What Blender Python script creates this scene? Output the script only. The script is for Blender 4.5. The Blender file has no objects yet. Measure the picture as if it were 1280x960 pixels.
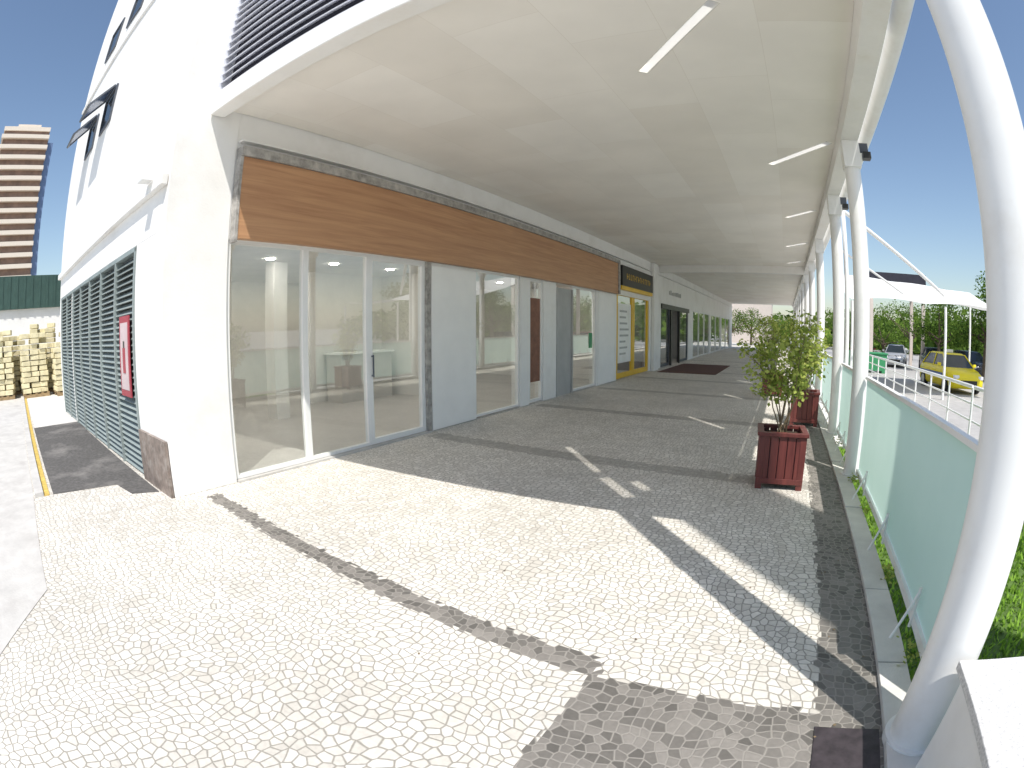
import bpy, math, random, bmesh
from mathutils import Vector, Matrix
random.seed(7)
S=bpy.context.scene
COL=bpy.context.collection
# ---------------------------------------------------------------- materials
def new_mat(name):
    m=bpy.data.materials.new(name); m.use_nodes=True; nt=m.node_tree
    return m,nt,nt.nodes['Principled BSDF']
def N(nt,t,**k):
    n=nt.nodes.new(t)
    for a,b in k.items(): setattr(n,a,b)
    return n
def pmat(name,c,rough=.6,metal=0,var=.12,scale=3.0,bump=0.0,bscale=60,dirt=None,dscale=.7,spec=.4):
    m,nt,b=new_mat(name)
    geo=N(nt,'ShaderNodeNewGeometry')
    n1=N(nt,'ShaderNodeTexNoise'); n1.inputs['Scale'].default_value=scale; n1.inputs['Detail'].default_value=3; n1.inputs['Roughness'].default_value=.65
    nt.links.new(geo.outputs['Position'],n1.inputs['Vector'])
    mx=N(nt,'ShaderNodeMix',data_type='RGBA')
    mr=N(nt,'ShaderNodeMapRange'); mr.inputs['From Min'].default_value=.3; mr.inputs['From Max'].default_value=.7
    nt.links.new(n1.outputs['Fac'],mr.inputs['Value']); nt.links.new(mr.outputs[0],mx.inputs['Factor'])
    mx.inputs['A'].default_value=(c[0]*(1-var),c[1]*(1-var),c[2]*(1-var),1)
    mx.inputs['B'].default_value=(min(1,c[0]*(1+var*.6)),min(1,c[1]*(1+var*.6)),min(1,c[2]*(1+var*.6)),1)
    out=mx.outputs['Result']
    if dirt:
        n2=N(nt,'ShaderNodeTexNoise'); n2.inputs['Scale'].default_value=dscale; n2.inputs['Detail'].default_value=5; n2.inputs['Roughness'].default_value=.7
        nt.links.new(geo.outputs['Position'],n2.inputs['Vector'])
        r2=N(nt,'ShaderNodeMapRange'); r2.inputs['From Min'].default_value=.5; r2.inputs['From Max'].default_value=.75
        nt.links.new(n2.outputs['Fac'],r2.inputs['Value'])
        m2=N(nt,'ShaderNodeMix',data_type='RGBA'); nt.links.new(r2.outputs[0],m2.inputs['Factor']); nt.links.new(out,m2.inputs['A']); m2.inputs['B'].default_value=(*dirt,1)
        out=m2.outputs['Result']
    nt.links.new(out,b.inputs['Base Color'])
    b.inputs['Roughness'].default_value=rough; b.inputs['Metallic'].default_value=metal
    b.inputs['Specular IOR Level'].default_value=spec
    if bump:
        nb=N(nt,'ShaderNodeTexNoise'); nb.inputs['Scale'].default_value=bscale; nb.inputs['Detail'].default_value=2
        nt.links.new(geo.outputs['Position'],nb.inputs['Vector'])
        bp=N(nt,'ShaderNodeBump'); bp.inputs['Strength'].default_value=bump; bp.inputs['Distance'].default_value=.02
        nt.links.new(nb.outputs['Fac'],bp.inputs['Height']); nt.links.new(bp.outputs[0],b.inputs['Normal'])
    return m
def mathn(nt,op,a,b=None,c=None,clamp=False):
    n=N(nt,'ShaderNodeMath',operation=op); n.use_clamp=clamp
    for i,v in enumerate((a,b,c)):
        if v is None: continue
        if isinstance(v,(int,float)): n.inputs[i].default_value=v
        else: nt.links.new(v,n.inputs[i])
    return n.outputs[0]
def mosaic():
    m,nt,b=new_mat('mosaic_paving'); L=nt.links.new
    geo=N(nt,'ShaderNodeNewGeometry')
    nz=N(nt,'ShaderNodeTexNoise'); nz.inputs['Scale'].default_value=1.1; nz.inputs['Detail'].default_value=2; nz.inputs['Roughness'].default_value=.6
    L(geo.outputs['Position'],nz.inputs['Vector'])
    sc=N(nt,'ShaderNodeVectorMath',operation='SCALE'); sc.inputs['Scale'].default_value=.30; L(nz.outputs['Color'],sc.inputs[0])
    ad=N(nt,'ShaderNodeVectorMath',operation='ADD'); L(geo.outputs['Position'],ad.inputs[0]); L(sc.outputs[0],ad.inputs[1])
    ml=N(nt,'ShaderNodeVectorMath',operation='MULTIPLY'); ml.inputs[1].default_value=(1,1,0); L(ad.outputs[0],ml.inputs[0])
    def vor(feat):
        v=N(nt,'ShaderNodeTexVoronoi',feature=feat); v.voronoi_dimensions='2D'; v.inputs['Scale'].default_value=18.0; v.inputs['Randomness'].default_value=.72
        L(ml.outputs[0],v.inputs['Vector']); return v
    v1=vor('F1'); v2=vor('DISTANCE_TO_EDGE')
    nj=N(nt,'ShaderNodeTexNoise'); nj.inputs['Scale'].default_value=38; nj.inputs['Detail'].default_value=2; L(geo.outputs['Position'],nj.inputs['Vector'])
    njc=mathn(nt,'SUBTRACT',nj.outputs['Fac'],.5)
    dd=mathn(nt,'ADD',v2.outputs['Distance'],mathn(nt,'MULTIPLY',njc,.06))
    edge=N(nt,'ShaderNodeMapRange'); edge.inputs['From Min'].default_value=.02; edge.inputs['From Max'].default_value=.11
    L(dd,edge.inputs['Value'])
    sp=N(nt,'ShaderNodeSeparateXYZ'); L(geo.outputs['Position'],sp.inputs[0])
    rr=N(nt,'ShaderNodeSeparateColor'); L(v1.outputs['Color'],rr.inputs[0])
    jx=mathn(nt,'MULTIPLY',mathn(nt,'SUBTRACT',rr.outputs[0],.5),.05); jy=mathn(nt,'MULTIPLY',mathn(nt,'SUBTRACT',rr.outputs[1],.5),.05)
    X=mathn(nt,'ADD',sp.outputs[0],jx); Y=mathn(nt,'ADD',sp.outputs[1],jy)
    Yr=mathn(nt,'ADD',Y,mathn(nt,'MULTIPLY',X,.085))
    def inside(v,a,c):
        return mathn(nt,'MULTIPLY',mathn(nt,'GREATER_THAN',v,a),mathn(nt,'LESS_THAN',v,c))
    def add(*l):
        r=l[0]
        for k in l[1:]: r=mathn(nt,'MAXIMUM',r,k)
        return r
    band1=mathn(nt,'MULTIPLY',inside(Yr,1.93,2.09),inside(X,-4.85,-.7))
    patch=mathn(nt,'MULTIPLY',inside(Y,-1.6,2.02),inside(X,-.74,.75))
    strip=mathn(nt,'MULTIPLY',inside(X,.38,.75),inside(Y,1.5,60))
    bs=[mathn(nt,'MULTIPLY',mathn(nt,'MULTIPLY',inside(Yr,a,a+.34),inside(X,-4.9,.75)),.5) for a in (5.6,9.1,12.6,16.1,19.6,23.1,26.6)]
    dark=add(band1,patch,strip,*bs)
    light=N(nt,'ShaderNodeMix',data_type='RGBA'); L(rr.outputs[0],light.inputs['Factor']); light.inputs['A'].default_value=(.60,.565,.505,1); light.inputs['B'].default_value=(.79,.755,.69,1)
    dk=N(nt,'ShaderNodeMix',data_type='RGBA'); L(rr.outputs[1],dk.inputs['Factor']); dk.inputs['A'].default_value=(.12,.112,.10,1); dk.inputs['B'].default_value=(.27,.25,.225,1)
    st=N(nt,'ShaderNodeMix',data_type='RGBA'); L(dark,st.inputs['Factor']); L(light.outputs['Result'],st.inputs['A']); L(dk.outputs['Result'],st.inputs['B'])
    n2=N(nt,'ShaderNodeTexNoise'); n2.inputs['Scale'].default_value=.7; n2.inputs['Detail'].default_value=7; n2.inputs['Roughness'].default_value=.72; L(geo.outputs['Position'],n2.inputs['Vector'])
    r2=N(nt,'ShaderNodeMapRange'); r2.inputs['From Min'].default_value=.38; r2.inputs['From Max'].default_value=.70; r2.inputs['To Min'].default_value=1.06; r2.inputs['To Max'].default_value=.80; L(n2.outputs['Fac'],r2.inputs['Value'])
    gr=mathn(nt,'ADD',1.0,mathn(nt,'MULTIPLY',njc,.35))
    so=N(nt,'ShaderNodeMix',data_type='RGBA',blend_type='MULTIPLY'); so.inputs['Factor'].default_value=1; L(st.outputs['Result'],so.inputs['A']); L(mathn(nt,'MULTIPLY',r2.outputs[0],gr),so.inputs['B'])
    jt=N(nt,'ShaderNodeMix',data_type='RGBA'); L(edge.outputs[0],jt.inputs['Factor']); L(so.outputs['Result'],jt.inputs['B'])
    jc=N(nt,'ShaderNodeMix',data_type='RGBA'); L(dark,jc.inputs['Factor']); jc.inputs['A'].default_value=(.31,.29,.25,1); jc.inputs['B'].default_value=(.30,.28,.25,1)
    L(jc.outputs['Result'],jt.inputs['A'])
    L(jt.outputs['Result'],b.inputs['Base Color'])
    b.inputs['Roughness'].default_value=.62; b.inputs['Specular IOR Level'].default_value=.35
    hh=mathn(nt,'ADD',edge.outputs[0],mathn(nt,'MULTIPLY',rr.outputs[2],.5))
    bp=N(nt,'ShaderNodeBump'); bp.inputs['Strength'].default_value=.45; bp.inputs['Distance'].default_value=.005; L(hh,bp.inputs['Height']); L(bp.outputs[0],b.inputs['Normal'])
    return m
def ceiling_mat():
    m,nt,b=new_mat('ceiling_panels'); L=nt.links.new
    geo=N(nt,'ShaderNodeNewGeometry')
    br=N(nt,'ShaderNodeTexBrick'); br.offset=.37; br.inputs['Scale'].default_value=1; br.inputs['Brick Width'].default_value=1.6; br.inputs['Row Height'].default_value=.8
    br.inputs['Mortar Size'].default_value=.003; br.inputs['Mortar Smooth'].default_value=.5
    br.inputs['Color1'].default_value=(.865,.82,.745,1); br.inputs['Color2'].default_value=(.92,.885,.82,1); br.inputs['Mortar'].default_value=(.80,.755,.68,1)
    mp=N(nt,'ShaderNodeMapping'); mp.inputs['Rotation'].default_value=(0,0,math.radians(90)); L(geo.outputs['Position'],mp.inputs['Vector']); L(mp.outputs[0],br.inputs['Vector'])
    n=N(nt,'ShaderNodeTexNoise'); n.inputs['Scale'].default_value=1.1; n.inputs['Detail'].default_value=5; L(geo.outputs['Position'],n.inputs['Vector'])
    r=N(nt,'ShaderNodeMapRange'); r.inputs['From Min'].default_value=.35; r.inputs['From Max'].default_value=.7; r.inputs['To Min'].default_value=1.0; r.inputs['To Max'].default_value=.92; L(n.outputs['Fac'],r.inputs['Value'])
    mx=N(nt,'ShaderNodeMix',data_type='RGBA',blend_type='MULTIPLY'); mx.inputs['Factor'].default_value=1; L(br.outputs['Color'],mx.inputs['A']); L(r.outputs[0],mx.inputs['B'])
    L(mx.outputs['Result'],b.inputs['Base Color']); b.inputs['Roughness'].default_value=.85
    return m
def wood_mat(name,c1,c2,ax='Y',s=1.0):
    m,nt,b=new_mat(name); L=nt.links.new
    geo=N(nt,'ShaderNodeNewGeometry'); mp=N(nt,'ShaderNodeMapping')
    mp.inputs['Scale'].default_value=(3*s,.35*s,9*s) if ax=='Y' else (9*s,9*s,.8*s)
    L(geo.outputs['Position'],mp.inputs['Vector'])
    n=N(nt,'ShaderNodeTexNoise'); n.inputs['Scale'].default_value=2.2; n.inputs['Detail'].default_value=6; n.inputs['Roughness'].default_value=.6; n.inputs['Distortion'].default_value=.6
    L(mp.outputs[0],n.inputs['Vector'])
    r=N(nt,'ShaderNodeValToRGB'); r.color_ramp.elements[0].position=.32; r.color_ramp.elements[0].color=(*c1,1); r.color_ramp.elements[1].position=.68; r.color_ramp.elements[1].color=(*c2,1)
    L(n.outputs['Fac'],r.inputs['Fac']); L(r.outputs[0],b.inputs['Base Color']); b.inputs['Roughness'].default_value=.42
    return m
def glass_mat(name,tint=(.92,.95,.94),dirt=.05):
    m=bpy.data.materials.new(name); m.use_nodes=True; nt=m.node_tree; nt.nodes.clear(); L=nt.links.new
    t=N(nt,'ShaderNodeBsdfTransparent'); t.inputs[0].default_value=(*tint,1)
    g=N(nt,'ShaderNodeBsdfGlossy'); g.inputs['Roughness'].default_value=.015; g.inputs[0].default_value=(.9,.92,.9,1)
    d=N(nt,'ShaderNodeBsdfDiffuse'); d.inputs[0].default_value=(.6,.62,.6,1)
    lw=N(nt,'ShaderNodeLayerWeight'); lw.inputs['Blend'].default_value=.5
    f=mathn(nt,'ADD',mathn(nt,'MULTIPLY',mathn(nt,'POWER',lw.outputs['Facing'],2.2),.7),.18,clamp=True)
    m1=N(nt,'ShaderNodeMixShader'); L(f,m1.inputs[0]); L(t.outputs[0],m1.inputs[1]); L(g.outputs[0],m1.inputs[2])
    m2=N(nt,'ShaderNodeMixShader'); m2.inputs[0].default_value=dirt; L(m1.outputs[0],m2.inputs[1]); L(d.outputs[0],m2.inputs[2])
    o=N(nt,'ShaderNodeOutputMaterial'); L(m2.outputs[0],o.inputs[0]); return m
def thin_mat(name,c1,c2,trans,gloss=.0,clear=0.0):
    m=bpy.data.materials.new(name); m.use_nodes=True; nt=m.node_tree; nt.nodes.clear(); L=nt.links.new
    geo=N(nt,'ShaderNodeNewGeometry'); n=N(nt,'ShaderNodeTexNoise'); n.inputs['Scale'].default_value=2.5; n.inputs['Detail'].default_value=4; L(geo.outputs['Position'],n.inputs['Vector'])
    r=N(nt,'ShaderNodeValToRGB'); r.color_ramp.elements[0].color=(*c1,1); r.color_ramp.elements[1].color=(*c2,1); L(n.outputs['Fac'],r.inputs['Fac'])
    d=N(nt,'ShaderNodeBsdfDiffuse'); t=N(nt,'ShaderNodeBsdfTranslucent'); L(r.outputs[0],d.inputs[0]); L(r.outputs[0],t.inputs[0])
    g=N(nt,'ShaderNodeBsdfGlossy'); g.inputs['Roughness'].default_value=.25; g.inputs[0].default_value=(.8,.8,.8,1)
    tr=N(nt,'ShaderNodeBsdfTransparent')
    m1=N(nt,'ShaderNodeMixShader'); m1.inputs[0].default_value=trans; L(d.outputs[0],m1.inputs[1]); L(t.outputs[0],m1.inputs[2])
    m2=N(nt,'ShaderNodeMixShader'); m2.inputs[0].default_value=gloss; L(m1.outputs[0],m2.inputs[1]); L(g.outputs[0],m2.inputs[2])
    out=m2
    if clear:
        m3=N(nt,'ShaderNodeMixShader'); m3.inputs[0].default_value=clear; L(m2.outputs[0],m3.inputs[1]); L(tr.outputs[0],m3.inputs[2]); out=m3
    o=N(nt,'ShaderNodeOutputMaterial'); L(out.outputs[0],o.inputs[0]); return m
def leaf_mat(name,c1,c2):
    m=bpy.data.materials.new(name); m.use_nodes=True; nt=m.node_tree; nt.nodes.clear(); L=nt.links.new
    geo=N(nt,'ShaderNodeNewGeometry')
    r=N(nt,'ShaderNodeValToRGB'); r.color_ramp.elements[0].color=(*c1,1); r.color_ramp.elements[1].color=(*c2,1); L(geo.outputs['Random Per Island'],r.inputs['Fac'])
    d=N(nt,'ShaderNodeBsdfDiffuse'); t=N(nt,'ShaderNodeBsdfTranslucent'); L(r.outputs[0],d.inputs[0]); L(r.outputs[0],t.inputs[0])
    m1=N(nt,'ShaderNodeMixShader'); m1.inputs[0].default_value=.35; L(d.outputs[0],m1.inputs[1]); L(t.outputs[0],m1.inputs[2])
    o=N(nt,'ShaderNodeOutputMaterial'); L(m1.outputs[0],o.inputs[0]); return m
def emit_mat(name,c,s):
    m,nt,b=new_mat(name); b.inputs['Base Color'].default_value=(*c,1); b.inputs['Emission Color'].default_value=(*c,1); b.inputs['Emission Strength'].default_value=s; return m

M={}
M['paving']=mosaic(); M['ceil']=ceiling_mat()
M['white']=pmat('white_painted_plaster',(.88,.87,.84),.7,var=.03,scale=1.5,bump=.08,bscale=40,dirt=(.78,.76,.72),dscale=.8)
M['whitemetal']=pmat('white_painted_metal',(.86,.86,.84),.35,var=.04,scale=2,dirt=(.77,.75,.71),dscale=2.2)
M['panelwhite']=pmat('white_matt_panel',(.90,.89,.86),.75,var=.03)
M['alu']=pmat('white_aluminium_frame',(.84,.84,.82),.4,var=.04)
M['dkframe']=pmat('dark_frame',(.09,.10,.12),.4,var=.2)
M['wood']=wood_mat('brown_wood_laminate',(.40,.20,.10),(.54,.30,.155))
M['stone']=pmat('grey_stone_border',(.40,.38,.35),.6,var=.45,scale=9,bump=.2)
M['granite']=pmat('brown_granite',(.26,.21,.18),.5,var=.4,scale=14,dirt=(.42,.38,.34),dscale=5)
M['dkgranite']=pmat('near_black_granite',(.055,.045,.05),.5,var=.4,scale=14)
M['speck']=pmat('speckled_granite',(.66,.65,.63),.5,var=.3,scale=90)
M['louvre']=pmat('pale_louvre',(.76,.77,.82),.5,var=.05)
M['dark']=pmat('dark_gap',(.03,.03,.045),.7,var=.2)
M['grill']=pmat('grey_green_louvre',(.29,.335,.325),.45,var=.15)
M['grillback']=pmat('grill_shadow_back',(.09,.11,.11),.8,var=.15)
M['glass']=glass_mat('shop_glass')
M['frost']=thin_mat('frosted_green_glass',(.62,.81,.72),(.70,.88,.79),.6,.05)
M['skylight']=thin_mat('skylight_glass',(.9,.9,.88),(.95,.95,.93),.9,.0,.5)
M['tent']=thin_mat('white_membrane',(.82,.82,.80),(.88,.88,.86),.25)
M['room']=pmat('room_plaster',(.85,.825,.78),.8,var=.05)
M['roomfloor']=pmat('room_floor_tile',(.56,.535,.50),.35,var=.12,scale=1.3)
M['greypanel']=pmat('grey_door_panel',(.44,.44,.43),.5,var=.1)
M['yellow']=pmat('yellow_paint',(.80,.50,.03),.4,var=.08)
M['black']=pmat('black_sign',(.025,.025,.022),.4,var=.2)
M['red']=pmat('red_paint',(.38,.05,.07),.5,var=.1)
M['pinkwhite']=pmat('faded_sign_face',(.62,.50,.50),.5,var=.1)
M['brown']=pmat('brown_door_wood',(.24,.10,.06),.5,var=.3,scale=6)
M['planter']=wood_mat('wine_red_wood',(.10,.024,.022),(.18,.045,.038),'Z')
M['soil']=pmat('dark_soil',(.06,.045,.03),.9,var=.4,bump=.4)
M['stem']=pmat('plant_stem',(.20,.15,.09),.8,var=.3)
M['leafy']=leaf_mat('shrub_leaf',(.19,.27,.05),(.55,.60,.16))
M['leaf']=leaf_mat('tree_leaf',(.045,.095,.022),(.18,.28,.05))
M['grass']=leaf_mat('lawn_blade',(.13,.25,.03),(.36,.58,.09))
M['lawnsoil']=pmat('lawn_soil',(.10,.17,.035),.9,var=.4,scale=12,bump=.4)
M['bark']=pmat('bark',(.13,.10,.07),.9,var=.3,scale=9)
M['asphalt']=pmat('dark_asphalt',(.12,.115,.11),.85,var=.35,scale=20,bump=.4,bscale=90,dirt=(.27,.255,.24),dscale=1.2)
M['road']=pmat('road_asphalt',(.40,.39,.375),.85,var=.15,scale=5,dirt=(.5,.48,.46),dscale=.3)
M['concrete']=pmat('worn_concrete',(.55,.535,.51),.8,var=.12,scale=4,bump=.2,dirt=(.42,.40,.38),dscale=1.3)
M['lconcrete']=pmat('pale_concrete',(.68,.66,.62),.8,var=.12,scale=4,bump=.15)
M['yline']=pmat('faded_yellow_line',(.62,.45,.12),.8,var=.3,scale=12)
M['terrain']=pmat('terrain',(.42,.40,.36),.9,var=.15,scale=.2)
M['mat']=pmat('dark_red_doormat',(.11,.055,.045),.95,var=.2,scale=30)
M['block']=pmat('pale_yellow_block',(.74,.67,.44),.85,var=.2,scale=5)
M['pallet']=pmat('pallet_wood',(.34,.24,.13),.8,var=.3,scale=8)
M['greenroof']=pmat('dark_green_cladding',(.05,.10,.085),.6,var=.15)
M['tower']=pmat('tower_balcony',(.72,.64,.54),.7,var=.06)
M['towerdk']=pmat('tower_brown_glass',(.26,.17,.125),.4,var=.3,scale=.4)
M['blueglass']=pmat('tower_blue_glass',(.14,.20,.34),.15,var=.1)
M['down']=emit_mat('lit_downlight',(1,.95,.88),110.0)
M['taxi']=pmat('taxi_yellow_paint',(.80,.66,.02),.25,var=.03)
M['carglass']=pmat('car_glass',(.03,.04,.05),.08,var=.1)
M['tyre']=pmat('tyre_rubber',(.02,.02,.02),.8)
M['rim']=pmat('wheel_rim',(.45,.45,.45),.3,metal=.7)
M['hl']=pmat('headlight_lens',(.75,.76,.78),.1)
M['blue']=pmat('taxi_blue_stripe',(.03,.08,.30),.3)
M['pink']=pmat('distant_facade',(.66,.58,.52),.8,var=.06)
M['green']=pmat('green_container',(.05,.28,.12),.5,var=.1)
M['ceilwhite']=pmat('white_beam',(.87,.855,.82),.7,var=.05,dirt=(.78,.75,.69),dscale=1.5)
# ---------------------------------------------------------------- builder
class MB:
    def __init__(s): s.v=[];s.f=[];s.m=[];s.s=[]
    def add(s,vs,fs,m=0,sm=False,T=None):
        o=len(s.v)
        s.v+= [tuple(T@Vector(p)) if T else tuple(p) for p in vs]
        for f in fs: s.f.append(tuple(o+i for i in f)); s.m.append(m); s.s.append(sm)
        return s
    def box(s,x0,x1,y0,y1,z0,z1,m=0,T=None):
        vs=[(x,y,z) for x in (x0,x1) for y in (y0,y1) for z in (z0,z1)]
        return s.add(vs,[(0,1,3,2),(4,6,7,5),(0,4,5,1),(2,3,7,6),(0,2,6,4),(1,5,7,3)],m,False,T)
    def cyl(s,p0,p1,r0,r1=None,n=16,m=0,caps=True,sm=True):
        r1=r0 if r1 is None else r1
        p0=Vector(p0);p1=Vector(p1);d=(p1-p0).normalized(); a=d.orthogonal().normalized(); b=d.cross(a)
        vs=[];
        for p,r in((p0,r0),(p1,r1)):
            for i in range(n):
                t=2*math.pi*i/n; vs.append(p+a*r*math.cos(t)+b*r*math.sin(t))
        s.add(vs,[(i,(i+1)%n,n+(i+1)%n,n+i) for i in range(n)],m,sm)
        if caps: s.add(vs[:n],[tuple(range(n))[::-1]],m); s.add(vs[n:],[tuple(range(n))],m)
        return s
    def prism(s,pts,z0,z1,m=0):
        n=len(pts); vs=[(x,y,z0) for x,y in pts]+[(x,y,z1) for x,y in pts]
        return s.add(vs,[tuple(range(n))[::-1],tuple(range(n,2*n))]+[(i,(i+1)%n,n+(i+1)%n,n+i) for i in range(n)],m)
def mesh(mb,name,mats):
    me=bpy.data.meshes.new(name); me.from_pydata(mb.v,[],mb.f); me.update()
    for k in (mats if isinstance(mats,(list,tuple)) else [mats]): me.materials.append(M[k])
    me.polygons.foreach_set('material_index',mb.m); me.polygons.foreach_set('use_smooth',mb.s)
    bm=bmesh.new(); bm.from_mesh(me); bmesh.ops.recalc_face_normals(bm,faces=bm.faces); bm.to_mesh(me); bm.free()
    return me
def ob(name,data,parent=None,loc=(0,0,0),bevel=0):
    o=bpy.data.objects.new(name,data); COL.objects.link(o); o.location=loc
    if parent: o.parent=parent
    if bevel:
        b=o.modifiers.new('b','BEVEL'); b.width=bevel; b.segments=2; b.limit_method='ANGLE'
    return o
def thing(name,label,cat,loc=(0,0,0),group=None):
    o=bpy.data.objects.new(name,None); o.empty_display_size=.2; COL.objects.link(o); o.location=loc
    o['label']=label; o['category']=cat
    if group: o['group']=group
    return o
def part(par,name,mb,mats,bevel=0,label=None,loc=(0,0,0)):
    o=ob(name,mesh(mb,name,mats),par,loc,bevel)
    if label: o['label']=label
    return o
def single(name,label,cat,mb,mats,loc=(0,0,0),bevel=0,group=None):
    o=ob(name,mesh(mb,name,mats),None,loc,bevel); o['label']=label; o['category']=cat
    if group: o['group']=group
    return o
def structure(name,mb,mats,label=None):
    o=ob(name,mesh(mb,name,mats)); o['kind']='structure'; o['label']=label or name.replace('_',' '); return o
def copy_thing(src,loc,rz=None,label=None,scale=None):
    n=src.copy(); COL.objects.link(n); n.location=loc
    if rz is not None: n.rotation_euler=(0,0,rz)
    if scale: n.scale=scale
    if label: n['label']=label
    def rec(a,b):
        for c in a.children:
            k=c.copy(); COL.objects.link(k); k.parent=b; rec(c,k)
    rec(src,n); return n
# ---------------------------------------------------------------- ground
GZ=-.30
structure('terrain',MB().box(-1500,1500,-1500,1500,-1.6,-.42),'terrain','sandy ground stretching to the horizon')
structure('pavement',MB().box(-60,.72,-20,70,-1.25,0),'paving','cream stone mosaic pavement with dark bands')
structure('street',MB().box(3.32,60,-30,150,-1.195,GZ),'road','grey asphalt street')
structure('side_road',MB().prism([(-3.75,.27),(-6.5,.58),(-26,2.2),(-26,-14),(-3.0,-14),(-3.0,-.3)],-.02,.006),'concrete','worn concrete side road')
structure('asphalt_path',MB().prism([(-5.40,1.99),(-5.55,1.70),(-6.05,1.66),(-6.2,.82),(-11.5,1.25),(-11.5,2.35)],-.02,.008),'asphalt','dark asphalt patch beside the wall')
structure('far_path',MB().prism([(-11.5,1.27),(-26,2.4),(-26,8),(-13.6,8),(-13.3,2.75),(-11.5,2.6)],-.02,.007),'lconcrete','pale concrete path')
structure('side_kerb',MB().prism([(-6.2,.57),(-26,2.2),(-26,2.32),(-6.2,.69)],-.02,.05),'concrete','low concrete kerb')
structure('yellow_line',MB().prism([(-6.2,.695),(-26,2.325),(-26,2.42),(-6.2,.77)],-.02,.014),'yline','faded yellow painted line')
mb=MB(); y=-.5
while y<50:
    l=random.uniform(.85,1.1); mb.box(.722,.90,y,y+l-.012,-1.2,.03+random.uniform(-.006,.006)); y+=l
structure('kerb',mb,'lconcrete','white stone kerb along the glass railing')
structure('flower_bed',MB().box(.905,3.15,-2,9,-1.2,-.22),'lawnsoil','green lawn strip beside the walkway')
structure('side_pavement',MB().box(.905,3.158,9,60,-1.2,-.2).box(3.16,3.31,-2,60,-1.2,-.16),'lconcrete','pale side pavement with kerb')
mb=MB()
for i in range(16000):
    x=random.uniform(1.02,3.12); y_=random.uniform(1.2,8.8); z=-.225; a=random.uniform(0,6.28); t=random.uniform(.6,3.0); l=random.uniform(.03,.075)
    d=Vector((math.cos(a),math.sin(a),t)).normalized()*l; w=Vector((-math.sin(a),math.cos(a),0))*l*.22
    p=Vector((x,y_,z)); mb.add([p-w,p+w,p+d*.6+w*.8,p+d],[(0,1,2,3)])
o=ob('grass',mesh(mb,'grass','grass')); o['kind']='stuff'; o['label']='bright green lawn grass beside the railing'
mb=MB()
for i in range(330):
    yy=random.choice([6.0,5.9,4.9,2.5,3.5,8,9.4])+random.gauss(0,.08); x=.93+random.gauss(0,.03); z=random.uniform(0,.10)*random.random()+.02; a=random.uniform(0,6.28); l=random.uniform(.02,.04)
    d=Vector((math.cos(a),math.sin(a),random.uniform(.1,1))).normalized()*l; w=Vector((-math.sin(a),math.cos(a),0))*l*.4
    p=Vector((x,yy,z)); mb.add([p-w*.3,p+d*.5-w,p+d,p+d*.5+w],[(0,1,2,3)])
o=ob('weeds',mesh(mb,'weeds','leafy')); o['kind']='stuff'; o['label']='small weeds growing along the kerb'
mb=MB()
for i in range(150):
    x=random.choice([random.gauss(.55,.12),random.uniform(-4.8,.6),random.gauss(.1,.5)]); y_=random.uniform(1.2,12); a=random.uniform(0,6.28); l=random.uniform(.010,.026)
    d=Vector((math.cos(a),math.sin(a),.15)).normalized()*l; w=Vector((-math.sin(a),math.cos(a),.1))*l*.35; p=Vector((min(x,.68),y_,.006))
    mb.add([p,p+d*.5-w,p+d,p+d*.5+w],[(0,1,2,3)])
o=ob('fallen_leaves',mesh(mb,'fallen_leaves','stem')); o['kind']='stuff'; o['label']='small dry fallen leaves scattered on the paving'
# ---------------------------------------------------------------- building
WX=-5.05
B=thing('shop_building','long white commercial building with glazed shopfronts under a canopy','building',(-5.05,2.05,0))
BO=Vector(B.location)
class LB(MB):
    def add(s,vs,fs,m=0,sm=False,T=None):
        vs=[(T@Vector(p)) if T else Vector(p) for p in vs]
        return MB.add(s,[v-BO for v in vs],fs,m,sm,None)
w=LB(); H=4.06
w.box(WX-.25,WX,2.05,2.85,0,14)
w.box(WX-.22,WX-.01,2.85,50,2.60,14)
piers=[(6.36,7.60),(9.20,9.58),(10.22,10.88),(13.45,15.18),(19.0,20.9),(27.0,28.5),(35,35.6),(41,41.6),(48,50)]
for a,b in piers: w.box(WX-.22,WX-.01,a,b,0,2.598)
w.box(WX,WX+.12,19.3,20.0,0,H-.01)
w.box(WX,WX+.10,2.86,50,3.70,3.72)
d=Vector((-1,.045,0)).normalized()
ang=math.atan2(d.y,d.x)
TS=Matrix.Translation(Vector((WX-.25,2.052,0)))@Matrix.Rotation(ang,4,'Z')
w.box(0,.76,-.25,0,0,2.66,T=TS)
w.box(0,8.4,-.25,0,2.66,14,T=TS)
w.box(8.15,8.4,-.25,0,0,2.66,T=TS)
w.box(-.24,8.45,.001,.08,3.12,3.24,T=TS)
w.box(-.24,8.42,.001,.05,7.4,7.48,T=TS)
part(B,'wall',w,'white',bevel=.008)
part(B,'stone_base',LB().box(-.24,.74,.002,.035,0,.58,T=TS),'granite',label='brown granite base slab on the corner')
part(B,'ledge_lamp',LB().box(.05,.25,.08,.22,3.24,3.27,T=TS).box(.08,.22,.08,.18,3.27,3.33,T=TS),'whitemetal')
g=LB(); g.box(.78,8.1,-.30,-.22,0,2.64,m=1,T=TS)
for i in range(8): 
    x=.78+i*1.04; g.box(x,x+.05,-.12,.012,0,2.64,T=TS)
g.box(.78,8.1,-.12,.012,2.60,2.65,T=TS)
z=.05
while z<2.58:
    TT=TS@Matrix.Translation((0,-.05,z))@Matrix.Rotation(math.radians(-38),4,'X')
    g.box(.83,8.08,-.05,.05,-.005,.005,T=TT); z+=.075
part(B,'ventilation_grill',g,['grill','grillback'],label='grey green louvred ventilation grill')
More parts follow.
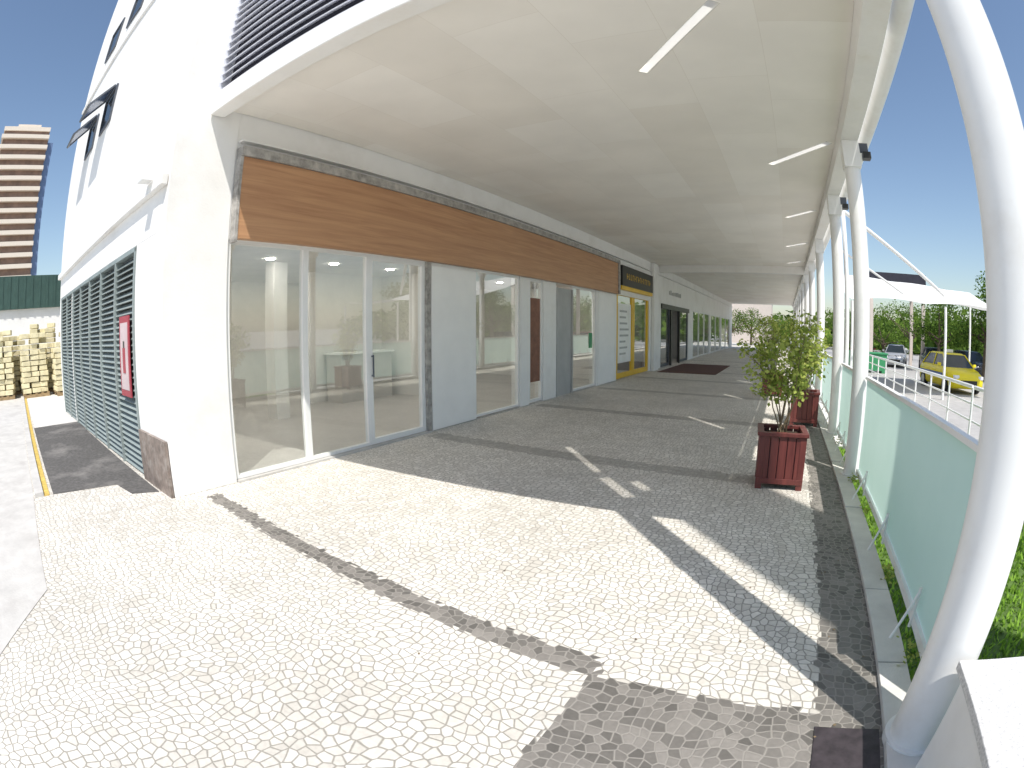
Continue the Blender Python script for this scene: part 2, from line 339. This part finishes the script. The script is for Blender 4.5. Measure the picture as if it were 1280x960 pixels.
fs=LB().box(.95,1.45,.014,.03,.92,1.88,m=0,T=TS).box(1.01,1.39,.0305,.034,1.0,1.80,m=1,T=TS).box(1.14,1.26,.035,.04,1.2,1.5,m=0,T=TS).box(1.17,1.23,.035,.04,1.5,1.58,m=2,T=TS)
part(B,'fire_sign',fs,['red','pinkwhite','black'],label='faded fire hose sign with dark red border')
for (x0,z0,wd,hh,tilt) in [(3.8,5.45,.85,.65,30),(5.3,5.45,.85,.65,30),(2.3,8.0,.9,.7,0),(3.9,8.0,.9,.7,0),(5.6,8.0,.9,.7,0),(2.3,10.2,.9,.7,0),(3.9,10.2,.9,.7,0)]:
    x1=x0+wd
    wn=part(B,'window',LB().box(x0,x1,.004,.04,z0-.05,z0,T=TS).box(x0,x1,.004,.04,z0+hh,z0+hh+.05,T=TS).box(x0,x0+.05,.004,.04,z0+.002,z0+hh-.002,T=TS).box(x1-.05,x1,.004,.04,z0+.002,z0+hh-.002,T=TS),'dkframe')
    part(wn,'pane',LB().box(x0+.052,x1-.052,.005,.012,z0+.002,z0+hh-.002,T=TS),'carglass')
    if tilt:
        TT=TS@Matrix.Translation((0,.05,z0+hh))@Matrix.Rotation(math.radians(tilt+15),4,'X')
        sh=LB()
        sh.box(x0,x1,0,.035,-hh,-hh+.05,T=TT).box(x0,x1,0,.035,-.05,0,T=TT).box(x0,x0+.05,0,.035,-hh+.052,-.052,T=TT).box(x1-.05,x1,0,.035,-hh+.052,-.052,T=TT).box(x0+.05,x1-.05,.015,.022,-hh+.05,-.05,m=1,T=TT)
        part(wn,'sash',sh,['dkframe','blueglass'])
part(B,'wood_fascia',LB().box(WX,WX+.10,2.90,15.0,2.60,3.52),'wood',bevel=.004,label='brown wood fascia board above the shop')
part(B,'fascia_border',LB().box(WX,WX+.13,2.86,15.15,3.522,3.63).box(WX,WX+.13,15.003,15.15,2.60,3.52).box(WX,WX+.11,2.86,2.898,2.56,3.52),'stone')
part(B,'sill',LB().box(WX-.2,WX+.03,2.86,6.34,0,.025),'concrete')
def glazing(segs,z1=2.6,frame='alu',t=.05,z0=.03,lab=None):
    for (a,b) in segs:
        f=LB().box(WX-.10,WX-.03,a,a+t,z0,z1).box(WX-.10,WX-.03,b-t,b,z0,z1).box(WX-.10,WX-.03,a+t,b-t,z1-t,z1-.001).box(WX-.10,WX-.03,a+t,b-t,z0,z0+t)
        wn=part(B,'shop_window',LB().add([(WX-.065,a+t,z0+t),(WX-.065,b-t,z0+t),(WX-.065,b-t,z1-t),(WX-.065,a+t,z1-t)],[(0,1,2,3)]),'glass')
        part(wn,'frame',f,frame)
        if lab: wn['label']=lab
glazing([(2.86,3.97),(3.972,5.05)],t=.04)
glazing([(5.052,6.25)],t=.075,lab='sliding glass door with white frame')
part(B,'frame_post',LB().box(WX-.12,WX+.01,6.252,6.355,0,2.598),'stone')
part(B,'door_handle',LB().cyl((WX-.0,5.11,.95),(WX-.0,5.11,1.25),.012,n=8).box(WX-.03,WX,5.10,5.12,.96,.98).box(WX-.03,WX,5.10,5.12,1.22,1.24),'dkframe')
part(B,'wall_panel',LB().box(WX-.009,WX+.012,6.37,7.58,.02,2.55),'panelwhite',bevel=.003)
part(B,'wall_panel',LB().box(WX-.009,WX+.012,13.55,14.9,.02,2.55),'panelwhite',bevel=.003)
glazing([(7.61,9.18)],t=.04)
glazing([(9.59,10.21)],t=.06)
part(B,'wood_panel',LB().box(WX-.062,WX-.045,9.68,10.12,.45,2.2),'brown',label='narrow brown wood panel in the glass door')
part(B,'metal_door',LB().box(WX-.1,WX-.04,10.89,11.82,0,2.5).box(WX-.039,WX-.0,10.89,10.93,0,2.5).box(WX-.039,WX-.0,11.78,11.82,0,2.5),'greypanel')
glazing([(11.84,13.44)],frame='alu',t=.05)
part(B,'sticker',LB().box(WX-.0585,WX-.056,13.0,13.25,1.05,1.45),'green')
glazing([(15.2,17.0),(17.02,18.98)],frame='yellow',t=.16,z1=2.75)
sg=LB().box(WX,WX+.16,15.25,18.95,2.88,3.5,m=0)
sg.box(WX,WX+.14,15.25,18.95,2.76,2.878,m=1)
yy=15.7
for k in range(14):
    wdt=random.uniform(.08,.14); zc=random.choice([3.10,3.17,3.25]); sg.box(WX+.161,WX+.167,yy,yy+.03,3.10,3.28,m=1).box(WX+.161,WX+.167,yy+.03,yy+wdt,zc,zc+.03,m=1); yy+=.21
part(B,'shop_sign',sg,['black','yellow'],label='black shop sign with thin yellow lettering')
ps=LB().box(WX-.06,WX-.05,15.45,16.8,.5,2.35,m=0)
for k in range(8): ps.box(WX-.0495,WX-.046,15.6,15.6+random.uniform(.6,1.05),.75+k*.19,.81+k*.19,m=1)
part(B,'poster',ps,['whitemetal','greypanel'],label='pale poster with lines of text in the window')
glazing([(20.92,22.6),(24.6,26.98)],frame='dkframe',t=.1)
part(B,'door_surround',LB().box(WX-.02,WX+.05,20.9,27.0,2.4,2.599).box(WX-.02,WX+.05,22.6,22.75,0,2.4).box(WX-.02,WX+.05,24.45,24.6,0,2.4),'black')
glazing([(28.52,30.6),(30.62,32.7),(32.72,34.98),(35.62,38.2),(38.22,40.98),(41.62,44.8),(44.82,47.98)],frame='alu',t=.06,z1=2.6)
for k in range(9): part(B,'wall_letter',LB().box(WX-.008,WX+.02,22.4+k*.3,22.53+k*.3,3.05,3.05+random.uniform(.12,.2)),'greypanel')
rm=LB()
rm.box(-11.6,-11.5,2.35,15.1,0,3.0).box(-11.6,WX-.26,15.1,15.18,0,3.0).box(-11.6,WX-.26,2.92,3.0,0,3.0)
rm.box(-11.6,WX-.23,2.95,15.1,2.85,2.95)
rm.box(-9.2,-9.1,7.2,9.6,0,2.85).box(-9.1,-7.9,9.5,9.6,0,2.85).box(-8.3,-8.0,5.5,5.8,0,2.85)
part(B,'interior_wall',rm,'room')
part(B,'interior_floor',LB().box(-11.5,WX-.0,2.9,15.1,-.02,.012).box(-8.6,WX,15.2,48,-.02,.012),'roomfloor')
part(B,'counter',LB().box(-9.0,-8.5,7.6,9.2,.012,1.05).box(-9.05,-8.45,7.55,9.25,1.05,1.09,m=1),['roomfloor','white'])
rk=LB(); rk.box(-8.6,-8.5,15.2,48,0,3.0).box(-8.6,WX-.24,15.2,48,2.95,3.0)
for yy in (18.9,27.7,35.3,41.3): rk.box(-8.5,WX-.26,yy,yy+.1,0,2.95)
part(B,'shop_interior',rk,'greypanel')
for x in (-6.2,-7.7,-9.6):
    for yy in (3.8,5.2,6.7,8.3,10.2,12.8):
        part(B,'downlight',LB().cyl((x,yy,2.835),(x,yy,2.849),.075,n=12),'down')
for yy in (17.0,23.5,31,38.5):
    part(B,'downlight',LB().cyl((-6.8,yy,2.935),(-6.8,yy,2.948),.12,n=14),'down')
part(B,'roof_slab',LB().box(-13,WX-.26,2.9,50,13.6,14.0),'white')
# ---------------------------------------------------------------- canopy
C=thing('canopy','long flat white canopy with panelled ceiling over the walkway','canopy',(-2,2.43,4.05))
CO=Vector(C.location)
class CB(MB):
    def add(s,vs,fs,m=0,sm=False,T=None):
        vs=[(T@Vector(p)) if T else Vector(p) for p in vs]
        return MB.add(s,[v-CO for v in vs],fs,m,sm,None)
BX0,BX1=.80,1.03
cl=part(C,'ceiling',CB().box(WX,BX0-.002,2.62,50,4.06,4.20),'ceil',label='beige panelled ceiling with narrow skylight slots')
slots=[(-1.18,4.53,-.30,3.46,.085),(-.22,3.34,.30,2.74,.12),(.12,3.34,.60,2.80,.11),(-.12,7.72,.72,6.74,.10),(.10,11.5,.70,10.75,.10),(.10,15.5,.70,14.75,.10),(.15,19.3,.66,18.7,.10)]
def slotT(s):
    a=Vector((s[0],s[1],0));b=Vector((s[2],s[3],0))
    return (b-a).length/2,Matrix.Translation((a+b)/2)@Matrix.Rotation(math.atan2(b.y-a.y,b.x-a.x),4,'Z')
cm=CB()
for s in slots:
    l,T_=slotT(s); cm.box(-l,l,-s[4]/2,s[4]/2,3.9,4.5,T=T_)
cut=ob('cut',mesh(cm,'cut','ceil'),C)
bo=cl.modifiers.new('bo','BOOLEAN'); bo.operation='DIFFERENCE'; bo.object=cut; bo.solver='EXACT'
bpy.context.view_layer.update()
nm=bpy.data.meshes.new_from_object(cl.evaluated_get(bpy.context.evaluated_depsgraph_get()))
cl.modifiers.clear(); cl.data=nm; bpy.data.objects.remove(cut)
for s in slots:
    l,T_=slotT(s); part(C,'skylight',CB().add([(-l-.01,-s[4]/2-.01,4.057),(l+.01,-s[4]/2-.01,4.057),(l+.01,s[4]/2+.01,4.057),(-l-.01,s[4]/2+.01,4.057)],[(0,1,2,3)],T=T_),'skylight')
part(C,'edge_beam',CB().box(BX0,BX1,2.44,50,3.88,4.34),'ceilwhite',bevel=.01)
part(C,'front_beam',CB().box(WX+.02,BX0-.002,2.43,2.618,3.95,4.19),'ceilwhite',bevel=.01)
part(C,'cross_beam',CB().box(WX+.12,BX0-.002,20.2,20.5,3.78,4.058),'ceilwhite')
LX=-1.7
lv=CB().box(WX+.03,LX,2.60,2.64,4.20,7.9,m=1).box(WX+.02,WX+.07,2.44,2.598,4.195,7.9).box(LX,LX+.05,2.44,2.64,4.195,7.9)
z=4.25
while z<7.85:
    TT=Matrix.Translation((0,2.50,z))@Matrix.Rotation(math.radians(35),4,'X')
    lv.box(WX+.072,LX-.002,-.045,.045,-.006,.006,T=TT)
    z+=.108
part(C,'louvre_panel',lv,['louvre','dark'],label='horizontal white louvres above the canopy edge')
part(C,'edge_pipe',CB().cyl((1.18,2.3,4.02),(1.18,50,4.02),.085,n=20),'whitemetal')
P0=Vector((4.175,-1.52,0)); a_=math.atan2(.65,.76)
PY=thing('shade_blocker','tall white slab added out of view to shade the walkway','shade_blocker',(P0.x,P0.y,GZ)); PY.rotation_euler=(0,0,a_)  # unseen tall blocker, added to cast the wide shadow on the near paving
part(PY,'shaft',MB().box(0,1.35,-.25,0,.3,14),'white',bevel=.02); part(PY,'plinth',MB().box(.001,1.5,-.35,-.0,-.2,.3),'speck',bevel=.02)
# ---------------------------------------------------------------- columns
CG='white columns along the walkway'
c0=thing('column','round white steel column standing at the kerb','column',(.87,1.84,0),CG)
part(c0,'shaft',MB().cyl((0,0,.03),(0,0,5.4),.13,n=48),'whitemetal')
part(c0,'base_plate',MB().cyl((0,0,0),(0,0,.04),.155,n=32),'whitemetal')
part(c0,'collar',MB().cyl((0,0,3.45),(0,0,3.52),.143,n=32),'whitemetal')
c1=thing('column','round white steel column carrying the canopy edge beam','column',(.92,6.25,0),CG)
part(c1,'shaft',MB().cyl((0,0,.03),(0,0,3.60),.10,n=32),'whitemetal')
part(c1,'base_plate',MB().cyl((0,0,0),(0,0,.045),.13,n=32),'whitemetal')
part(c1,'head',MB().box(-.108,.108,-.12,.12,3.55,3.878),'whitemetal')
cy=[6.25,8.9,13.2,17.2,21.2,25.2,29.2,33.2,37.2,41.2,45.2]
for y in cy[1:]: copy_thing(c1,(.92,y,0))
def flood(y):
    F=thing('floodlight','small dark floodlight clamped to a column','lamp',(1.08,y,3.75),'floodlights on the columns')
    part(F,'bracket',MB().box(-.06,.06,-.01,.01,-.02,.1),'dkframe')
    part(F,'housing',MB().box(-.02,.08,-.06,.06,-.10,-.02),'black')
flood(6.15); flood(8.8)
# ---------------------------------------------------------------- glass railing
def rail(y0,y1):
    R=thing('glass_railing','frosted green glass balustrade panel between columns','railing',(.99,(y0+y1)/2,0),'frosted glass railing panels')
    h=(y1-y0)/2
    part(R,'glass_pane',MB().add([(0,-h+.02,.13),(0,h-.02,.13),(0,h-.02,1.14),(0,-h+.02,1.14)],[(0,1,2,3)]),'frost')
    part(R,'top_frame',MB().box(-.02,.03,-h,h,1.142,1.175),'whitemetal')
    part(R,'bottom_frame',MB().box(-.025,.025,-h,h,.07,.128),'whitemetal')
    for k in (-.62,.0,.62):
        part(R,'stay',MB().cyl((-.03,k*h,.05),(-.03,k*h,.3),.012,n=8).cyl((-.03,k*h,.28),(-.17,k*h-.1,.02),.010,n=8),'whitemetal')
rail(1.98,6.14)
for a,b in zip(cy[:8],cy[1:9]): rail(a+.11,b-.11)
L=thing('low_wall','low white plastered wall with speckled granite coping','wall',(1.07,.44,0))
part(L,'wall_body',MB().box(-.21,.30,-2.2,1.19,-1.2,.50),'white',bevel=.01)
part(L,'coping',MB().box(-.24,.34,-2.2,1.23,.502,.54),'speck',bevel=.005)
structure('drain_slab',MB().box(.38,.70,1.35,1.90,-.02,.006),'dkgranite','near black stone slab at the kerb')
# ---------------------------------------------------------------- planters
def leaves(mb,c,r,n,size):
    for i in range(n):
        u=Vector((random.gauss(0,1),random.gauss(0,1),random.gauss(0,1))).normalized()*(random.random()**.45)
        p=Vector(c)+Vector((u.x*r[0],u.y*r[1],u.z*r[2]))
        a=Vector((random.gauss(0,1),random.gauss(0,1),random.gauss(-.2,.6))).normalized(); l=size*random.uniform(.6,1.3)
        b=a.cross(Vector((random.gauss(0,1),random.gauss(0,1),random.gauss(0,1)))).normalized()*l*.33
        mb.add([p,p+a*l*.5-b,p+a*l,p+a*l*.5+b],[(0,1,2,3)])
def planter(loc,rot,label):
    P=thing('planter',label,'planter',loc,'wooden planters along the walkway'); P.rotation_euler=(0,0,rot)
    h=.26
    body=MB()
    for sx,sy in((1,0),(-1,0),(0,1),(0,-1)):
        for k in range(5):
            a=-h+.037+k*.0925; b=a+.0845
            if sx: body.box(min(sx*(h-.03),sx*(h-.005)),max(sx*(h-.03),sx*(h-.005)),a,b,.08,.56)
            else: body.box(a,b,min(sy*(h-.03),sy*(h-.005)),max(sy*(h-.03),sy*(h-.005)),.08,.56)
    body.box(-h+.03,h-.03,-h+.03,h-.03,.10,.50,m=1)
    part(P,'box',body,['planter','dark'],bevel=.004)
    rim=MB()
    rim.box(-h-.02,h+.02,-h-.02,-h+.05,.562,.60).box(-h-.02,h+.02,h-.05,h+.02,.562,.60).box(-h-.02,-h+.05,-h+.052,h-.052,.562,.60).box(h-.05,h+.02,-h+.052,h-.052,.562,.60)
    for s in (-1,1):
        for t in(-1,1): rim.box(s*h-.035*(1+s),s*h+.035*(1-s),t*h-.035*(1+t),t*h+.035*(1-t),0,.56)
    rim.box(-h,h,-h-.008,-h+.002,.06,.12).box(-h,h,h-.002,h+.008,.06,.12)
    part(P,'rim',rim,'planter',bevel=.004)
    part(P,'soil',MB().box(-h+.035,h-.035,-h+.035,h-.035,.50,.535),'soil')
def shrub(loc,hgt,n,lean,spread,label):
    T=thing('potted_shrub',label,'plant',loc,'potted shrubs')
    st=MB(); lf=MB()
    for k in range(10):
        a=random.uniform(0,6.28); p=Vector((random.uniform(-.07,.07),random.uniform(-.07,.07),0)); hh=hgt*random.uniform(.65,1.0)
        q=p.copy(); dirv=Vector((math.cos(a)*spread+lean,math.sin(a)*spread,1))
        for s in range(6):
            nx=q+dirv*(hh/6)+Vector((random.gauss(0,.025),random.gauss(0,.025),0)); st.cyl(q,nx,.009*(1-s*.12),.009*(1-(s+1)*.12),n=6,caps=False)
            if s>=2:
                leaves(lf,nx,(.13,.13,.11),n//75,.058)
                for _ in range(2):
                    e=nx+Vector((random.uniform(-.25,.25),random.uniform(-.25,.25),random.uniform(-.02,.18))); st.cyl(nx,e,.004,.002,n=4,caps=False); leaves(lf,e,(.08,.08,.07),n//110,.052)
            q=nx
    part(T,'stem',st,'stem'); part(T,'foliage',lf,'leafy')
planter((.0,5.75,0),.06,'wine red wooden slatted planter standing on the mosaic pavement'); shrub((.0,5.75,.53),1.22,1800,.07,.27,'yellow green leafy shrub growing in a red planter')
planter((.42,9.75,0),-.05,'wine red wooden planter beside a column'); shrub((.42,9.75,.53),1.25,1400,-.15,.28,'bushy green shrub in a wooden planter beside a column')
planter((-.30,13.8,0),.1,'wine red wooden planter further along the walkway'); shrub((-.30,13.8,.53),1.4,1200,-.2,.3,'bushy green shrub in a wooden planter')
single('doormat','large dark red brown doormat outside a shop entrance','doormat',MB().box(-1.1,1.1,-2.6,2.6,0,.014),'mat',(-3.6,21.5,.001))
# ---------------------------------------------------------------- trees
def tree(loc,h,cr,n,label,mat='leaf',group='trees beyond the street'):
    T=thing('tree',label,'tree',loc,group)
    t=MB(); th=h*.45
    t.cyl((0,0,0),(0,0,th),.035*h,.02*h,n=8)
    lf=MB()
    for k in range(11):
        a=random.uniform(0,6.28); e=Vector((math.cos(a)*cr*random.uniform(.2,.8),math.sin(a)*cr*random.uniform(.2,.8),h*random.uniform(.42,.9)))
        t.cyl((0,0,th*random.uniform(.7,1)),e,.014*h,.005*h,n=6)
        leaves(lf,e,(cr*.42,cr*.42,h*.14),n//11,.16*h/5)
    part(T,'trunk',t,'bark'); part(T,'crown',lf,mat)
TZ=-.42
tree((12.5,29,TZ),5.8,3.2,5500,'green leafy street tree behind the parked cars')
tree((10.9,34,TZ),5.2,2.8,4500,'green leafy tree behind the taxi')
tree((16.5,33,TZ),6.2,3.6,4000,'large green leafy tree beyond the street')
tree((8.6,43,TZ),4.0,2.8,3000,'small green tree beyond the white membrane')
tree((5.2,44,TZ),3.8,2.6,3000,'small green tree in the car park')
tree((7.0,55,TZ),4.6,3.2,2500,'distant green tree in the car park')
tree((13,50,TZ),5.6,4.5,3000,'distant green tree in the car park')
tree((-3.8,60,TZ),4.6,2.4,2500,'distant tree at the end of the walkway')
tree((-1.2,62,TZ),4.2,2.4,2500,'distant tree at the end of the walkway')
tree((-6,58,TZ),4.8,2.4,2500,'distant tree at the end of the walkway')
mb=MB()
for k in range(90):
    a=math.radians(random.uniform(1,40)); r=random.uniform(70,100)
    leaves(mb,(r*math.sin(a),r*math.cos(a),random.uniform(.3,3.4)),(5,5,2.6),110,1.1)
o=ob('tree_line',mesh(mb,'tree_line','leaf')); o['kind']='stuff'; o['label']='distant line of green trees'
# ---------------------------------------------------------------- tent and masts
T=thing('membrane_canopy','white tensile membrane canopy held by masts','canopy',(6.0,21,GZ))
me=MB(); nx,ny=18,12; dz=-.85
def mz(u,v): return dz+3.95+1.5*v-.18*math.sin(v*math.pi)+.10*abs(math.sin(u*math.pi*2.5))*(1-.4*v)-.45*u*(v**.5)
vs=[(-3.6+7.2*i/nx,-3+6.5*j/ny,mz(i/nx,j/ny)) for i in range(nx+1) for j in range(ny+1)]
fs=[(i*(ny+1)+j,(i+1)*(ny+1)+j,(i+1)*(ny+1)+j+1,i*(ny+1)+j+1) for i in range(nx) for j in range(ny)]
me.add(vs,fs,0,True); part(T,'membrane',me,'tent')
for (x,y,h) in ((-3.6,-3,3.9),(-3.6,3.5,5.9),(3.6,-3,3.9),(3.6,3.5,5.0),(0,-3,3.9)): part(T,'mast',MB().cyl((x,y,0),(x,y,h+dz),.05,n=12),'whitemetal')
part(T,'strut',MB().cyl((-4.3,-7.1,5.95+dz),(.0,-2.8,4.3+dz),.06,n=10),'whitemetal')
part(T,'strut',MB().cyl((-4.4,-6.6,5.0+dz),(-1.6,-2.9,4.2+dz),.035,n=8),'whitemetal')
part(T,'mast',MB().cyl((-4.3,-7.1,0),(-4.3,-7.1,6.1+dz),.06,n=12),'whitemetal')
P=thing('pavilion','dark roofed pavilion behind the white membrane','building',(8.3,38,TZ))
part(P,'roof',MB().box(-2.2,2.2,-2,2,5.2,6.3),'dark')
for (x,y) in ((-2,-1.8),(2,-1.8),(-2,1.8),(2,1.8)): part(P,'post',MB().box(x-.12,x+.12,y-.12,y+.12,0,5.198),'pink')
single('container','green metal waste container beside the street','container',MB().box(-1.1,1.1,-.7,.7,.12,1.0).box(-1.15,1.15,-.75,.75,1.0,1.08).box(-1,-.8,-.72,.72,0,.12).box(.8,1,-.72,.72,0,.12).box(-1.12,-1.1,-.6,.6,.4,.5),'green',(5.0,30,GZ),bevel=.03)
def wrail(x0,y0,x1,y1,z):
    a=Vector((x0,y0,0));b=Vector((x1,y1,0)); l=(b-a).length
    R=thing('metal_railing','white tubular metal railing along the pavement','railing',(x0,y0,z),'white metal railings')
    R.rotation_euler=(0,0,math.atan2(b.y-a.y,b.x-a.x))
    for zz,rr_ in ((1.15,.03),(.9,.018),(.65,.018),(.4,.018)): part(R,'rail',MB().cyl((0,0,zz),(l,0,zz),rr_,n=8),'whitemetal')
    k=0
    while k<=l: part(R,'post',MB().cyl((k,0,0),(k,0,1.14),.022,n=8),'whitemetal'); k+=1.3
for (a,b) in [(3.0,8.0),(8.1,13.1),(13.2,18.2),(18.3,23.3)]: wrail(3.235,a,3.235,b,-.17)
# ---------------------------------------------------------------- cars
def car(loc,rz,paint,label,taxi=False):
    K=thing('taxi' if taxi else 'parked_car',label,'car',loc,None if taxi else 'parked cars'); K.rotation_euler=(0,0,rz)
    st=[(-2.08,.62,.30,.62),(-2.0,.76,.22,.74),(-1.6,.83,.20,.86),(-1.0,.85,.20,.96),(0,.86,.20,.98),(1.2,.86,.20,.99),(1.8,.84,.22,.98),(2.02,.78,.28,.9),(2.08,.66,.36,.7)]
    b=MB(); ring=[]
    for (y,hw,z0,z1) in st:
        zm=(z0+z1)/2
        ring.append([(-hw*.9,y,z0),(-hw,y,z0+.1),(-hw*1.01,y,zm),(-hw*.97,y,z1-.08),(-hw*.86,y,z1),(hw*.86,y,z1),(hw*.97,y,z1-.08),(hw*1.01,y,zm),(hw,y,z0+.1),(hw*.9,y,z0)])
    vs=[p for r in ring for p in r]; n=10
    fs=[(i*n+j,i*n+(j+1)%n,(i+1)*n+(j+1)%n,(i+1)*n+j) for i in range(len(st)-1) for j in range(n)]+[tuple(range(n)),tuple(range((len(st)-1)*n,len(st)*n))]
    b.add(vs,fs,0,True); part(K,'body',b,paint)
    c=MB(); lo=[(-.74,-1.05,.95),(.74,-1.05,.95),(.74,1.75,.97),(-.74,1.75,.97)]; hi=[(-.56,-.35,1.42),(.56,-.35,1.42),(.56,1.25,1.43),(-.56,1.25,1.43)]
    c.add(lo+hi,[(0,1,5,4),(1,2,6,5),(2,3,7,6),(3,0,4,7)],0); part(K,'window_glass',c,'carglass')
    r=MB().add([(-.57,-.37,1.42),(.57,-.37,1.42),(.57,1.27,1.43),(-.57,1.27,1.43),(-.50,-.2,1.48),(.50,-.2,1.48),(.50,1.1,1.49),(-.50,1.1,1.49)],[(0,1,5,4),(1,2,6,5),(2,3,7,6),(3,0,4,7),(4,5,6,7),(0,3,2,1)],0)
    for s in(-1,1):
        for (p,q) in (((s*.75,-1.06,.95),(s*.57,-.36,1.43)),((s*.75,.35,.96),(s*.575,.4,1.43)),((s*.75,1.75,.97),(s*.57,1.26,1.43))): r.cyl(p,q,.03,n=6)
    part(K,'roof',r,paint)
    for s in(-1,1):
        for y in(-1.3,1.3):
            wh=part(K,'wheel',MB().cyl((s*.70,y,.31),(s*.88,y,.31),.31,n=20),'tyre')
            part(wh,'rim',MB().cyl((s*.86,y,.31),(s*.89,y,.31),.19,n=14),'rim')
        part(K,'headlight',MB().box(s*.62-.13,s*.62+.13,-2.08,-1.9,.58,.72),'hl',bevel=.03)
        part(K,'tail_light',MB().box(s*.64-.1,s*.64+.1,1.98,2.07,.68,.84),'red',bevel=.02)
        part(K,'mirror',MB().box(s*.93-.08,s*.93+.08,-.8,-.68,.98,1.1),paint,bevel=.02)
        if taxi: part(K,'stripe',MB().box(min(s*.868,s*.882),max(s*.868,s*.882),-1.0,1.8,.60,.72),'blue')
    part(K,'grille',MB().box(-.42,.42,-2.1,-2.02,.36,.54),'black',bevel=.01)
    if taxi: part(K,'roof_sign',MB().box(-.22,.22,.2,.36,1.49,1.62),'hl',bevel=.02)
M['silver']=pmat('silver_paint',(.5,.51,.53),.25,metal=.4,var=.03); M['whitecar']=pmat('white_car_paint',(.75,.75,.75),.25,var=.03); M['redcar']=pmat('red_car_paint',(.45,.04,.04),.25,var=.03); M['dkcar']=pmat('dark_car_paint',(.04,.045,.06),.2,var=.1)
car((7.75,22.3,GZ),math.radians(6),'taxi','yellow taxi with blue side stripe on the street',True)
for i,(x,y,p,l) in enumerate([(8.6,38,'silver','silver car parked on the street'),(10.8,35,'dkcar','dark car parked behind the taxi'),(6.4,41,'redcar','red car parked beside the container'),(12.6,32,'dkcar','dark car parked under the trees')]):
    car((x,y,GZ),math.radians(-15+i*7),p,l)
# ---------------------------------------------------------------- left background
def stack(x,y,h,rz):
    K=thing('block_stack','stack of pale yellow blocks on a wooden pallet','pallet',(x,y,.008),'stacked pallets of pale blocks'); K.rotation_euler=(0,0,rz)
    p=MB()
    for k in range(5): p.box(-.55,.55,-.5+k*.23,-.4+k*.23,.10,.13)
    for k in range(3): p.box(-.55+k*.5,-.45+k*.5,-.5,.52,0,.098)
    part(K,'pallet_base',p,'pallet')
    b=MB(); z=.14
    while z<h:
        for i in range(3):
            for j in range(3):
                T_=Matrix.Translation((-.36+i*.36+random.uniform(-.05,.05),-.34+j*.34+random.uniform(-.05,.05),z))@Matrix.Rotation(random.uniform(-.15,.15),4,'Z')
                if z>h-.35 and random.random()<.4: continue
                b.box(-.165,.165,-.16,.16,0,.15,T=T_)
        z+=.17
    part(K,'blocks',b,'block',bevel=.012)
for (x,y,h) in [(-18.0,4.6,2.0),(-18.2,3.4,1.6),(-18.8,2.2,1.9),(-19.2,.9,2.1),(-19.8,4.0,2.3),(-20.2,2.8,2.2),(-20.6,1.5,2.0),(-19.6,-.4,1.7),(-20.8,.2,2.2)]: stack(x,y,h,random.uniform(-.3,.3))
W=thing('warehouse','white walled shed with dark green cladding above','building',(-25,4,0))
part(W,'wall',MB().box(-2,0,-14,10,0,3.2),'white'); 
gc=MB().box(-2.2,.15,-14,10,3.202,4.6)
for k in range(60): gc.box(.151,.18,-14+k*.4,-13.9+k*.4,3.21,4.59)
part(W,'cladding',gc,'greenroof')
TW=thing('tower','tall brown apartment tower with pale balcony bands','tower',(-158,9.5,-.42)); TW.rotation_euler=(0,0,math.radians(-4))
part(TW,'facade',MB().box(-8,6,-8.2,7.2,0,60,m=0).box(-7,5.5,7.2,9.2,0,57,m=1),['towerdk','blueglass'])
for k in range(20): part(TW,'balcony_band',MB().box(-8,7.4,-8.8,7.4,1.5+k*2.95,2.6+k*2.95),'tower')
part(TW,'roof',MB().box(-8,6.5,-8.5,7.3,60,61.2).box(-5,3,-4,4,61.2,63.2),'tower')
E=thing('distant_building','low pale building beyond the end of the walkway','building',(-6,88,-.42))
part(E,'wall',MB().box(-6,4,-4,4,0,7),'pink'); part(E,'roof',MB().box(-6.3,4.3,-4.3,4.3,7.002,7.4),'white')
# ---------------------------------------------------------------- light, sky, camera
SD=Vector((.65,-.76,0)).normalized(); EL=math.radians(58)
sd=Vector((SD.x*math.cos(EL),SD.y*math.cos(EL),math.sin(EL)))
su=bpy.data.lights.new('sun','SUN'); su.energy=5.0; su.angle=math.radians(.5); su.color=(1,.96,.90)
so=bpy.data.objects.new('sun',su); COL.objects.link(so); so.rotation_euler=(-sd).to_track_quat('-Z','Y').to_euler(); so.location=(20,-20,40)
w=bpy.data.worlds.new("World"); S.world=w; w.use_nodes=True; nt=w.node_tree
sk=nt.nodes.new('ShaderNodeTexSky'); sk.sky_type='NISHITA'; sk.sun_disc=False; sk.sun_elevation=EL; sk.sun_rotation=math.atan2(SD.x,SD.y); sk.air_density=1.1; sk.dust_density=1.0; sk.ozone_density=1.6
nt.links.new(sk.outputs[0],nt.nodes['Background'].inputs[0]); nt.nodes['Background'].inputs[1].default_value=.15
cd=bpy.data.cameras.new('camera'); cam=bpy.data.objects.new('camera',cd); COL.objects.link(cam); S.camera=cam
cam.location=(-.044,.064,1.612); cam.rotation_euler=(math.pi/2-.1093,0,.5182)
cd.type='PANO'; cd.sensor_fit='HORIZONTAL'; cd.sensor_width=20.329; cd.sensor_height=15.247; cd.lens=8.5; cd.clip_start=.02; cd.clip_end=3000
S.view_settings.view_transform='Standard'; S.view_settings.look='None'; S.view_settings.exposure=0
